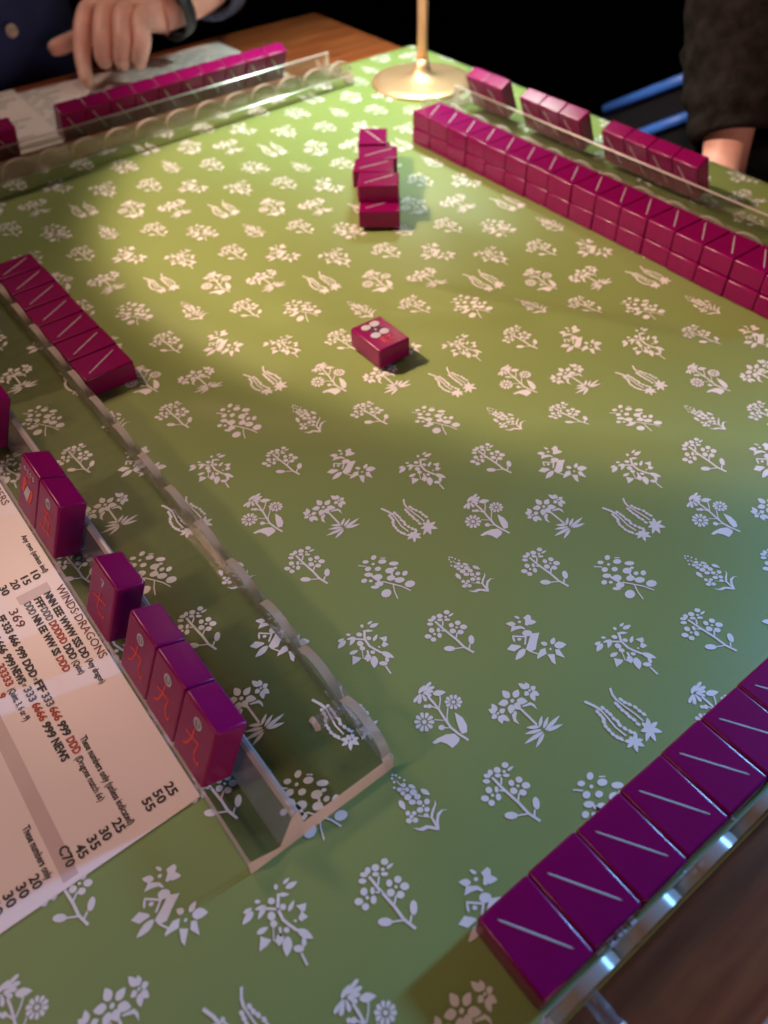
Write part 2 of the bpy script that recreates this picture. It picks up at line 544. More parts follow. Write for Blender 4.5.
MOTIF['E'] = [('E', a, b, c, d) for a, b, c, d in (
    (172, 172, 28, 26), (105, 221, 32, 19), (270, 212, 42, 25), (186, 240, 16, 13), (150, 292, 32, 25), (247, 288, 32, 23), (390, 230, 50, 22), (415, 275, 22, 13), (368, 303, 46, 30),
    (400, 376, 42, 29), (490, 395, 50, 29), (455, 330, 25, 20), (525, 327, 28, 26), (600, 432, 52, 34), (172, 352, 44, 22), (270, 372, 46, 32), (302, 440, 42, 28), (212, 414, 20, 15),
    (148, 415, 29, 23), (270, 474, 42, 17), (395, 530, 50, 42))] + [
    ('S', 10, 45, 262, 120, 266), ('S', 11, 330, 415, 450, 440, 540, 462, 622, 497), ('S', 11, 438, 440, 470, 510, 517, 577), ('S', 10, 245, 176, 290, 174),
    ('S', 18, 390, 320, 420, 380, 470, 390), ('S', 22, 215, 366, 280, 400, 300, 430)]
MOTIF['F'] = [('E', a, b, 15, 15) for a, b in ((75, 105), (112, 110), (70, 145), (155, 136), (95, 187), (208, 166), (98, 252))] + [('E', a, b, c, d) for a, b, c, d in (
    (200, 221, 29, 26), (156, 270, 29, 26), (241, 270, 26, 26), (194, 312, 29, 26), (200, 266, 15, 15), (310, 300, 42, 37), (250, 355, 42, 37), (355, 350, 37, 34), (300, 410, 42, 31),
    (378, 415, 33, 29), (460, 405, 33, 33), (385, 495, 37, 32), (460, 490, 31, 29), (420, 450, 16, 16), (252, 530, 27, 27), (320, 530, 27, 23), (266, 610, 36, 29), (335, 605, 31, 29), (292, 566, 24, 20), (452, 552, 29, 23))] + [
    ('S', 12, 125, 175, 172, 228), ('L', 255, 222, 338, 254, 46), ('L', 392, 270, 494, 328, 58), ('L', 158, 392, 222, 494, 64), ('S', 9, 365, 555, 500, 575),
    ('P', 550, 382, 562, 430, 534, 520, 524, 575, 578, 660, 575, 700, 560, 692, 495, 570, 510, 500, 540, 440),
    ('P', 692, 488, 632, 502, 594, 560, 586, 620, 594, 712, 562, 690, 555, 600, 570, 530, 620, 490),
    ('P', 308, 685, 380, 690, 450, 658, 520, 665, 580, 690, 575, 712, 470, 692, 420, 718, 370, 712)]
MOTIF['G'] = [('E', a, b, c, d) for a, b, c, d in ((348, 140, 20, 26), (310, 265, 33, 31), (411, 316, 28, 29), (190, 270, 26, 19), (312, 395, 36, 40), (332, 460, 32, 31), (440, 512, 27, 25), (586, 610, 22, 40), (541, 665, 46, 31), (515, 435, 15, 12))] + [
    ('S', 28, 370, 208, 365, 330, 410, 425, 465, 470, 525, 512), ('S', 24, 250, 330, 366, 336), ('S', 20, 565, 706, 607, 794), ('S', 11, 328, 480, 332, 600), ('S', 24, 385, 495, 392, 560),
    ('L', 436, 152, 534, 92, 56), ('L', 412, 112, 468, 58, 34), ('L', 262, 308, 166, 342, 40), ('L', 258, 306, 198, 424, 48), ('L', 152, 356, 66, 470, 62), ('L', 72, 372, 145, 326, 40),
    ('L', 372, 210, 466, 206, 40), ('L', 458, 354, 508, 256, 40), ('P', 522, 305, 612, 280, 602, 348, 578, 356, 622, 402, 566, 442, 540, 415, 568, 352),
    ('L', 192, 544, 284, 488, 52), ('P', 220, 565, 315, 595, 280, 640, 212, 692), ('L', 392, 540, 376, 646, 68), ('P', 330, 600, 372, 580, 380, 640), ('L', 452, 568, 440, 730, 84), ('L', 536, 510, 664, 584, 76)]
MOTIF['H'] = [
    ('L', 195, 205, 102, 200, 48), ('L', 235, 146, 180, 124, 26), ('P', 270, 140, 318, 104, 346, 120, 350, 160, 320, 220, 290, 215, 292, 165), ('L', 300, 186, 402, 180, 56), ('P', 160, 225, 250, 222, 280, 240, 200, 262, 150, 285),
    ('L', 240, 232, 298, 256, 22), ('E', 235, 182, 17, 14), ('E', 312, 295, 50, 32), ('P', 345, 300, 432, 288, 408, 380, 395, 455, 340, 480, 300, 452, 325, 380), ('P', 118, 456, 160, 405, 240, 415, 255, 430, 190, 475),
    ('L', 292, 452, 202, 556, 66), ('L', 192, 384, 168, 318, 22), ('S', 15, 175, 325, 292, 330), ('E', 236, 356, 20, 15), ('S', 18, 300, 330, 292, 402),
    ('L', 575, 415, 690, 404, 72), ('L', 548, 402, 576, 336, 50), ('L', 505, 406, 442, 388, 44), ('P', 488, 440, 500, 495, 410, 548, 408, 520, 440, 455), ('P', 505, 500, 575, 500, 583, 600, 545, 575), ('P', 580, 455, 620, 450, 674, 538, 590, 505),
    ('E', 536, 450, 13, 12), ('S', 12, 350, 476, 430, 502)]
# drawing-unit to cloth-millimetre maps of the eight sprigs
AFF = {'A': (0.03266, -0.03021, 2.02449, -0.02603, -0.03526, 23.23925), 'B': (0.03655, -0.03682, 1.04147, -0.02913, -0.03721, 27.03424),
       'C': (0.036, -0.03938, 1.32662, -0.02868, -0.03373, 20.86096), 'D': (0.02812, -0.02085, -0.22572, -0.02217, -0.02678, 24.00014),
       'E': (0.03678, -0.04698, 3.05774, -0.02963, -0.03991, 24.58465), 'F': (0.02644, -0.02202, 0.93037, -0.02095, -0.0266, 17.40958),
       'G': (0.03119, -0.02, -5.90432, -0.02456, -0.03106, 19.14435), 'H': (0.03468, -0.03786, -0.47183, -0.02779, -0.03763, 24.88038)}
EC, EK, EO = (28.651, -23.081), (-0.941, -46.086), (197.48, 186.72)
ORDER = ['A', 'B', 'C', 'D', 'E', 'F', 'G', 'D', 'H']


def motif_polys(key):
    polys = []
    for s in MOTIF[key]:
        k = s[0]
        if k == 'E':
            _, x, y, rx, ry = s
            polys.append([(x + rx * math.cos(2 * PI * i / 9), y + ry * math.sin(2 * PI * i / 9)) for i in range(9)])
        elif k == 'P':
            v = s[1:]
            polys.append([(v[i], v[i + 1]) for i in range(0, len(v), 2)])
        elif k == 'L':
            x1, y1, x2, y2, w = s[1:6]
            blunt = len(s) > 6
            dx, dy = x2 - x1, y2 - y1
            L = math.hypot(dx, dy)
            nx, ny = -dy / L * w / 2, dx / L * w / 2
            prof = ((0, .25), (.35, .7), (.7, 1), (.9, .8), (1, .35)) if blunt else ((0, .3), (.2, .8), (.42, 1), (.7, .72), (.9, .3), (1, .04))
            polys.append([(x1 + dx * t + nx * q, y1 + dy * t + ny * q) for t, q in prof] + [(x1 + dx * t - nx * q, y1 + dy * t - ny * q) for t, q in reversed(prof)])
        elif k == 'S':
            w = s[1]
            v = s[2:]
            p = [(v[i], v[i + 1]) for i in range(0, len(v), 2)]
            for i in range(len(p) - 1):
                dx, dy = p[i + 1][0] - p[i][0], p[i + 1][1] - p[i][1]
                L = math.hypot(dx, dy)
                ex_, ey_ = dx / L * w * .3, dy / L * w * .3
                nx, ny = -dy / L * w / 2, dx / L * w / 2
                a, b = (p[i][0] - ex_, p[i][1] - ey_), (p[i + 1][0] + ex_, p[i + 1][1] + ey_)
                polys.append([(a[0] + nx, a[1] + ny), (b[0] + nx, b[1] + ny), (b[0] - nx, b[1] - ny), (a[0] - nx, a[1] - ny)])
    a, b, c, d, e, f = AFF[key]
    return [[((a * x + b * y + c) * MM, (d * x + e * y + f) * MM) for x, y in P] for P in polys]


POLYS = {k: motif_polys(k) for k in MOTIF}
pv, pf = [], []
for k in range(-22, 12):
    for c in range(-22, 30):
        ox = (EO[0] + c * EC[0] + k * EK[0]) * MM
        oy = (EO[1] + c * EC[1] + k * EK[1]) * MM
        if not (CX0 - .03 < ox < CX1 + .03 and CY0 - .03 < oy < CY1 + .03):
            continue
        for qi, P in enumerate(POLYS[ORDER[(k % 3) * 3 + (c % 3)]]):
            pts = [(ox + x, oy + y) for x, y in P]
            if any(not (CX0 < x < CX1 - .001 and CY0 + .001 < y < CY1 - .001) for x, y in pts):
                continue
            i0 = len(pv)
            pv += [(x, y, cloth_z(x, y) + 0.00022 + 0.000012 * (qi % 3)) for x, y in pts]
            pf.append(tuple(range(i0, len(pv))))
me = bpy.data.meshes.new('flower_print')
me.from_pydata(pv, [], pf)
me.update()
_bm = bmesh.new()
_bm.from_mesh(me)
for f_ in _bm.faces:
    if f_.normal.z < 0:
        f_.normal_flip()
_bm.to_mesh(me)
_bm.free()
fp = link('flower_print', me, cloth, [M_PRINT])
tag(fp, 'cream-white printed flower sprigs', kind='stuff')

# ------------------------------------------------------------------ mahjong tiles
TW, TL, TH = 0.02272, 0.0302, 0.0131
PITCH = 0.0228
bm = bmesh.new()
box(bm, -TW / 2, TW / 2, -TL / 2, TL / 2, 0, TH, bevel=0.0013, seg=3)
TILE_ME = bpy.data.meshes.new('mahjong_tile')
bm.to_mesh(TILE_ME)
bm.free()
TILE_ME.materials.append(M_TILE)
flat_normals(TILE_ME, 1e-4)
# slanting silver line inlaid in the back
bm = bmesh.new()
p0, p1 = Vector((-0.0062, 0.0106)), Vector((0.0066, -0.0102))
d = (p1 - p0).normalized()
nn = Vector((-d.y, d.x))
ring = []
for t, w in ((0, .00015), (.04, .0004), (.3, .0005), (.7, .0005), (.96, .0004), (1, .00015)):
    q = p0.lerp(p1, t)
    ring.append([bm.verts.new((q.x + nn.x * w * s, q.y + nn.y * w * s, TH + h)) for s, h in ((-1, -.0001), (-.5, .00016), (.5, .00016), (1, -.0001))])
for a, b in zip(ring, ring[1:]):
    for i in range(3):
        bm.faces.new((a[i], b[i], b[i + 1], a[i + 1]))
bmesh.ops.recalc_face_normals(bm, faces=bm.faces)
STRIPE_ME = bpy.data.meshes.new('back_stripe')
bm.to_mesh(STRIPE_ME)
bm.free()
STRIPE_ME.materials.append(M_STRIPE)

ORD = ['first', 'second', 'third', 'fourth', 'fifth', 'sixth', 'seventh', 'eighth', 'ninth', 'tenth', 'eleventh', 'twelfth', 'thirteenth', 'fourteenth', 'fifteenth', 'sixteenth']


def tile(matrix, label, group=None, stripe=True, design=None):
    o = bpy.data.objects.new('mahjong_tile', TILE_ME)
    COL.objects.link(o)
    o.matrix_world = matrix
    tag(o, label, 'tile', group)
    if stripe:
        s = bpy.data.objects.new('back_stripe', STRIPE_ME)
        COL.objects.link(s)
        s.parent = o
    if design:
        polys = design
        v, f, mi, mats = [], [], [], []
        for m, P in polys:
            if m not in mats:
                mats.append(m)
            i0 = len(v)
            v += [(-x * MM, y * MM, -0.00012 - 0.00001 * (len(f) % 4)) for x, y in P]
            f.append(tuple(range(i0, len(v))))
            mi.append(mats.index(m))
        me = bpy.data.meshes.new('engraved_face')
        me.from_pydata(v, [], f)
        for i, p in zip(mi, me.polygons):
            p.material_index = i
        link('engraved_face', me, o, mats)
    return o


def TR(x, y, z, rz=0.0):
    return Matrix.Translation((x, y, z)) @ Matrix.Rotation(rz, 4, 'Z')


# wall by the near rack: seen from above, silver lines falling to the right
for i in range(8):
    tile(TR(0.0787 + i * PITCH, 0.0334 + 0.0002 * math.sin(i * 2.1), 0.0, 0.006 * math.sin(i * 3.7)),
         'magenta tile %s from the left end of the near wall over brown wood' % ORD[i], 'near tile wall at the brown table end')
# short wall lying along the left-hand rack
for i in range(7):
    tile(TR(0.0992 + 0.0003 * math.sin(i * 1.7), 0.4062 + i * 0.0231, 0.0, -PI / 2 + 0.006 * math.sin(i * 2.9)),
         'magenta tile %s from the near end of the short wall by the left rack' % ORD[i], 'short tile wall behind the card player rack')
# long double wall in front of the right-hand rack
for lay in (0, 1):
    for i in range(16):
        tile(TR(0.4648 + (0.0005 if lay else (-0.0012 if i > 11 else 0.0)) + 0.0003 * math.sin(i * 2.3 + lay), 0.5385 - i * 0.02280 - (0.0 if lay else 0.0006), lay * TH, -PI / 2 + 0.002 * math.sin(i * 3.1 + lay * 2)),
             'magenta tile %s from the lamp end of the long double wall, %s layer' % (ORD[i], 'upper' if lay else 'lower'),
             'long double tile wall by the lamp', stripe=bool(lay))

# loose leftover pile in the middle: two high, receding
PA = math.radians(-40.5)
back = Vector((math.sin(-PA), math.cos(-PA), 0))
side = Vector((math.cos(PA), math.sin(PA), 0))
st0 = Vector((0.3350, 0.4470, 0.0)) + back * (TW / 2)
pile = [  # (distance back, sideways, level, rotation, label)
    (0.000, 0.0000, 0, 0, 'magenta tile at the bottom front of the small pile mid-table'),
    (0.0232, -0.0012, 0, 1, 'second bottom-layer magenta tile behind the front of the mid-table pile'),
    (0.0462, -0.0045, 0, 0, 'third bottom-layer magenta tile under the middle of the mid-table pile'),
    (0.0692, -0.0050, 0, 0, 'fourth bottom-layer magenta tile inside the mid-table pile'),
    (0.0128, -0.0012, 1, 1, 'magenta tile on top at the front of the mid-table pile'),
    (0.0366, -0.0062, 1, -2, 'magenta tile jutting left, second on top of the mid-table pile'),
    (0.0592, -0.0040, 1, 2, 'magenta tile third on top of the mid-table pile'),
    (0.0962, -0.0080, 0, 90, 'lengthwise bottom tile at the far end of the mid-table pile'),
    (0.0905, -0.0098, 1, 91, 'magenta tile turned lengthwise on the far end of the mid-table pile'),
]
for db, ds, lv, r, lab in pile:
    p = st0 + back * db + side * ds
    tile(TR(p.x, p.y, lv * TH, PA - PI / 2 + math.radians(r)), lab, 'leftover tile pile mid-table', stripe=lv == 1 or db == 0)


# ---- engraved faces (x to the reader's right, y up, mm)
def stroke(m, w, *v):
    p = [(v[i], v[i + 1]) for i in range(0, len(v), 2)]
    out = []
    for (x0, y0), (x1, y1) in zip(p, p[1:]):
        L = math.hypot(x1 - x0, y1 - y0)
        ex_, ey_ = (x1 - x0) / L * w * .3, (y1 - y0) / L * w * .3
        nx, ny = -(y1 - y0) / L * w / 2, (x1 - x0) / L * w / 2
        out.append((m, [(x0 - ex_ + nx, y0 - ey_ + ny), (x1 + ex_ + nx, y1 + ey_ + ny), (x1 + ex_ - nx, y1 + ey_ - ny), (x0 - ex_ - nx, y0 - ey_ - ny)]))
    return out


def oval(m, x, y, rx, ry, k=14, rot=0.0):
    return [(m, [(x + rx * math.cos(2 * PI * i / k) * math.cos(rot) - ry * math.sin(2 * PI * i / k) * math.sin(rot),
                  y + rx * math.cos(2 * PI * i / k) * math.sin(rot) + ry * math.sin(2 * PI * i / k) * math.cos(rot)) for i in range(k)])]


def loop(m, x, y, rx, ry, w, k=14):
    pts = []
    for i in range(k + 1):
        pts += [x + rx * math.cos(2 * PI * i / k), y + ry * math.sin(2 * PI * i / k)]
    return stroke(m, w, *pts)


def face_number(strokes_digit, strokes_char, ring=True):
    d = []
    if ring:
        d += oval(M_GREY, 0.2, 8.8, 2.7, 2.6)
        d += oval(M_BLACK, 0.2, 8.8, 1.75, 1.7)
    for s in strokes_digit:
        d += stroke(M_GREY, 0.7, *s)
    for s in strokes_char:
        d += stroke(M_RED, 0.85, *s)
    return d


D9 = [(0.9, 9.0, 0.5, 9.9, -0.3, 9.9, -0.6, 9.2, 0.0, 8.7, 0.9, 9.0, 0.6, 7.8)]
NINE = [(-5.2, 0.2, 3.2, 1.2), (-0.8, 4.8, -1.0, 0.5, -3.0, -4.5, -5.4, -6.6), (3.2, 1.2, 2.4, -3.8, 3.6, -7.2, 5.6, -7.4, 5.8, -5.6)]
D7 = [(-1.2, 10.4, 1.3, 10.4, 0.1, 7.4)]
SEVEN = [(-5.5, -0.6, 5.2, 1.4), (-0.6, 4.6, -0.9, -4.2, 0.4, -6.2, 4.8, -6.2, 5.2, -4.4)]
D5 = [(0.8, 10.0, -0.6, 10.0, -0.7, 9.0, 0.6, 9.0, 0.7, 7.9, -0.7, 7.8)]
FIVE = [(-4.6, 4.2, 4.8, 4.6), (0.2, 4.4, -1.6, -5.4), (-3.8, -0.2, 3.6, 0.2, 3.2, -5.6), (-6.0, -6.2, 6.0, -5.6)]
F9 = face_number(D9, NINE)
F7 = face_number(D7, SEVEN, ring=False) + oval(M_GREY, 0.1, 8.9, 0.5, 0.5)
F5 = face_number(D5, FIVE)
# emblem tile: pale wedge with red bands and small marks along the top
FD = [(M_GREY, [(-4.5, -3.5), (0.5, -5.5), (3.0, 2.2), (-1.0, 3.0)]), (M_RED, [(-6.5, -2.0), (-5.0, -3.2), (-1.8, 4.0), (-3.6, 6.2), (-6.0, 4.2)]),
      (M_RED, [(3.6, 2.8), (1.6, -5.0), (3.4, -5.6), (6.2, 1.4), (5.0, 4.4)])]
for k in range(4):
    FD += loop(M_GREY, -5.2 + k * 3.4, 10.2, 0.9, 1.0, 0.5, 8)
FD += stroke(M_RED, 0.7, -3, 7.6, 0, 8.4, 3, 7.6)
# flower tile lying face up in the middle
FF = []
for sx, sy in ((-3.6, 9.2), (2.9, 9.6), (-3.4, -0.6), (3.2, -0.2)):
    FF += oval(M_GREY, sx, sy, 3.3, 2.9)
    FF += loop(M_BLACK, sx, sy, 3.3, 2.9, 0.35)
for sx, sy, r in ((-1.9, 5.2, .9), (1.9, 5.4, -.9), (-1.8, 3.0, -.7), (1.9, 3.2, .7)):
    FF += oval(M_BLACK, sx, sy, 1.9, 1.0, 10, r)
FF += oval(M_GREY, 0, 4.3, 0.9, 0.8) + oval(M_RED, 0.9, 6.6, 0.7, 0.5)
FF += stroke(M_RED, 0.6, -0.6, -5.2, -3.2, -5.2, -3.2, -9.2, -0.6, -9.2) + stroke(M_RED, 0.6, -3.2, -7.2, -1.0, -7.2)
FF += stroke(M_RED, 0.6, 0.8, -5.4, 3.4, -5.4, 2.0, -7.2, 3.4, -9.2, 0.8, -9.2)

tile(TR(0.2418, 0.3252, TH, math.radians(-1.5)) @ Matrix.Rotation(PI, 4, 'Y'),
     'single magenta tile lying face up mid-table with grey petals', stripe=False, design=FF)

# ------------------------------------------------------------------ acrylic racks
RL = 0.469
PROF = [(0.0004, 0), (0.0634, 0), (0.0634, 0.0095), (0.0628, 0.0100), (0.0232, 0.010), (0.0226, 0.0196), (0.0219, 0.0203), (0.0206, 0.0203), (0.0193, 0.0192), (0.0127, 0.0046), (0.0121, 0.0044), (0.0012, 0.0092), (0.0, 0.0084), (0, 0.0004)]
bm = bmesh.new()
sf, cf = prism(bm, PROF, 'y', 0, RL, mat=0, capmat=1)
for i in (2, 5, 6, 7, 11):
    sf[i].material_index = 2
sf[8].material_index = 3
bmesh.ops.recalc_face_normals(bm, faces=bm.faces)
BASE_ME = bpy.data.meshes.new('rack_base')
bm.to_mesh(BASE_ME)
bm.free()
for m in (M_ACR, M_ENDCAP, M_EDGE, M_RIDGE):
    BASE_ME.materials.append(m)
bm = bmesh.new()
AP = RL / 16
out = [(0, 0.010), (RL, 0.010)]
top = []
for k in range(16):
    for j in range(21):
        a = PI * j / 20
        y = k * AP + AP / 2 - (AP / 2 - 0.0006) * math.cos(a)
        top.append((y, 0.0122 + 0.0112 * math.sin(a) ** 0.9))
outline = out + list(reversed(top))
side_f, caps = prism(bm, outline, 'x', 0.0585, 0.0622, mat=1, capmat=0)
side_f[0].material_index = 0
side_f[1].material_index = 2
side_f[-1].material_index = 2
bmesh.ops.triangulate(bm, faces=caps)
bmesh.ops.recalc_face_normals(bm, faces=bm.faces)
WALL_ME = bpy.data.meshes.new('scalloped_wall')
bm.to_mesh(WALL_ME)
bm.free()
for m in (M_ACRW, M_RIM, M_ENDCAP):
    WALL_ME.materials.append(m)
for p in WALL_ME.polygons:
    p.use_smooth = p.material_index == 1
_rn = {}
for p in WALL_ME.polygons:
    if p.material_index == 1:
        for v in p.vertices:
            _rn.setdefault(v, []).append(p.normal.copy())
_ln = []
for p in WALL_ME.polygons:
    for v in p.vertices:
        if p.material_index == 1:
            q = Vector((0, 0, 0))
            for nn in _rn[v]:
                if nn.dot(p.normal) > 0.6:
                    q += nn
            _ln.append(tuple(q.normalized()))
        else:
            _ln.append(tuple(p.normal))
WALL_ME.normals_split_custom_set(_ln)
bm = bmesh.new()
prof = [(0.0010, -0.0138), (0.0021, -0.0134), (0.0029, -0.0122), (0.0030, -0.0112), (0.0026, -0.0096), (0.0021, -0.0086), (0.0027, -0.0078), (0.0027, 0.0)]
lathe(bm, prof, 24)
for f_ in bm.faces:
    r_ = max((v.co.x ** 2 + v.co.y ** 2) ** .5 for v in f_.verts)
    zc_ = sum(v.co.z for v in f_.verts) / len(f_.verts)
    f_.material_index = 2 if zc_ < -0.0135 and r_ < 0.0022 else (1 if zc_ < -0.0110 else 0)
bmesh.ops.recalc_face_normals(bm, faces=bm.faces)
PEG_ME = bpy.data.meshes.new('peg')
bm.to_mesh(PEG_ME)
bm.free()
for m in (M_PEG, M_EDGE, M_PEG_CENTRE):
    PEG_ME.materials.append(m)
for p in PEG_ME.polygons:
    p.use_smooth = True


def rack(label, x, y, rz):
    r = empty('tile_rack', (x, y, 0), rz)
    tag(r, label, 'rack', 'clear acrylic racks along the table sides')
    link('rack_base', BASE_ME, r)
    link('scalloped_wall', WALL_ME, r)
    for yy in (0.0262, RL - 0.0135):
        p = link('peg', PEG_ME, r)
        p.location = (0.0585, yy, 0.0150)
        p.rotation_euler = (0, PI / 2, 0)
    return Matrix.Translation((x, y, 0)) @ Matrix.Rotation(rz, 4, 'Z')


R_LEFT = rack('clear acrylic rack beside the printed card, holding tiles with red characters', 0.0186, 0.1100, 0.0)
R_NEAR = rack('clear acrylic rack behind the near tile wall over brown wood', 0.0655 + RL, -0.0468, PI / 2)
R_FAR = rack('clear acrylic rack in front of the person in navy, seen by its scalloped side', 0.0225, 0.7440, -PI / 2 + math.radians(1.45))
R_RIGHT = rack('clear acrylic rack behind the long double wall near the brass lamp', 0.5497, 0.583, PI)
TH_L = math.radians(23.6)
U = Vector((math.sin(TH_L), 0, math.cos(TH_L)))
N = Vector((math.cos(TH_L), 0, -math.sin(TH_L)))
FACE0 = Vector((0.0125, 0, 0.0049)) - N * (TH + 0.0002)


def stand(R, y, label, group, design=None, lift=0.0):
    c = FACE0 + U * (TL / 2 + lift) + Vector((0, y, 0))
    m = Matrix(((0, U.x, N.x, c.x), (1, U.y, N.y, c.y), (0, U.z, N.z, c.z), (0, 0, 0, 1)))
    tile(R @ m, label, group, stripe=True, design=design)


gl = 'tiles standing in the left-hand rack'
stand(R_LEFT, 0.0440, 'standing magenta nine tile at the near end of the trio by the card', gl, F9)
stand(R_LEFT, 0.0440 + PITCH, 'standing magenta nine tile in the middle of the trio by the card', gl, F9)
stand(R_LEFT, 0.0440 + 2 * PITCH, 'standing magenta nine tile at the far end of the trio by the card', gl, F9)
stand(R_LEFT, 0.1245, 'lone standing magenta seven tile between the trio and the pair', gl, F7)
stand(R_LEFT, 0.1830, 'standing magenta five tile beside the pale-and-red emblem tile', gl, F5)
stand(R_LEFT, 0.1830 + PITCH, 'standing magenta tile with pale wedge and red bands in the left rack', gl, FD)
stand(R_LEFT, 0.2790, 'standing magenta tile cut by the left picture edge in the rack', gl, F5)
for i in range(10):
    stand(R_FAR, 0.2000 + i * 0.0232, 'magenta tile standing before the pointing hand, %s from the far rack\'s left end' % ORD[i], 'tiles standing in the far rack')
stand(R_FAR, 0.1385, 'magenta tile standing apart at the left picture edge in the far rack', 'tiles standing in the far rack')
gr = 'tiles standing in the right-hand rack'
yb = 0.0135
for i in range(2):
    stand(R_RIGHT, 0.0270 + i * PITCH, 'magenta tile standing beside the brass lamp foot, %s of the shiny pair' % ORD[i], gr)
for i in range(3):
    stand(R_RIGHT, 0.0945 + i * PITCH, 'magenta tile standing in the right rack\'s middle trio, %s from the lamp' % ORD[i], gr)
for i in range(4):
    stand(R_RIGHT, 0.1855 + i * PITCH, 'magenta tile standing before the fuzzy sleeve, %s from the lamp in a row of four' % ORD[i], gr)
stand(R_NEAR, RL - 0.1210, 'magenta tile standing in the near rack over brown wood', 'tiles standing in the near rack')

# ------------------------------------------------------------------ brass table lamp
lamp = tag(empty('table_lamp', (0.5475, 0.6535, 0)), 'brass table lamp with round foot at the far cloth corner', 'lamp')
bm = bmesh.new()
lathe(bm, [(0.0488, 0.0), (0.0500, 0.0012), (0.0492, 0.0026), (0.040, 0.0036), (0.025, 0.0050), (0.0150, 0.0068), (0.0100, 0.0098), (0.0076, 0.0150), (0.0060, 0.022)], 64)
link('foot', bm, lamp, [M_BRASS], smooth=True)
bm = bmesh.new()
lathe(bm, [(0.0056, 0.0215), (0.0051, 0.03), (0.0050, 0.30)], 24)
link('stem', bm, lamp, [M_BRASS], smooth=True)
bm = bmesh.new()
lathe(bm, [(0.012, 0.325), (0.050, 0.322), (0.066, 0.285), (0.065, 0.285), (0.049, 0.320), (0.012, 0.322)], 48)
link('lamp_shade', bm, lamp, [M_SHADE], smooth=True)
bm = bmesh.new()
lathe(bm, [(0.010, 0.298), (0.042, 0.297), (0.042, 0.293), (0.0055, 0.292)], 32)
link('lit_diffuser', bm, lamp, [M_LED])
light('table_lamp_glow', 'SPOT', (0.5475, 0.6535, 0.275), (0.5475, 0.6535, 0.0), 7.4, (0.78, 1.0, 0.89), spot_size=math.radians(110), spot_blend=0.7, shadow_soft_size=0.03)


# ------------------------------------------------------------------ printed card on the left
def text_mesh(jobs, z=0.0):
    """jobs: (string, x, y_start, y_end, height, material); text runs towards -y, letter tops towards +x"""
    v, f, mi, mats = [], [], [], []
    dg = bpy.context.evaluated_depsgraph_get()
    for s, x, ys, ye, h, m, bold in jobs:
        cu = bpy.data.curves.new('t', 'FONT')
        cu.body = s
        cu.size = 1.0
        cu.offset = 0.034 * bold
        cu.resolution_u = 2
        ob = bpy.data.objects.new('t', cu)
        COL.objects.link(ob)
        dg.update()
        me = bpy.data.meshes.new_from_object(ob.evaluated_get(dg))
        xs = [q.co.x for q in me.vertices]
        x0, x1 = min(xs), max(xs)
        if m not in mats:
            mats.append(m)
        i0 = len(v)
        kx = (ys - ye) / (x1 - x0)
        ky = h * 1.08 / 0.70
        for q in me.vertices:
            v.append(((x - h / 2 + q.co.y * ky) * MM, (ys - (q.co.x - x0) * kx) * MM, z))
        for p in me.polygons:
            f.append(tuple(i0 + i for i in p.vertices))
            mi.append(mats.index(m))
        bpy.data.objects.remove(ob)
        bpy.data.meshes.remove(me)
        bpy.data.curves.remove(cu)
    me = bpy.data.meshes.new('lettering')
    me.from_pydata(v, [], f)
    for i, p in zip(mi, me.polygons):
        p.material_index = i
    return me, mats


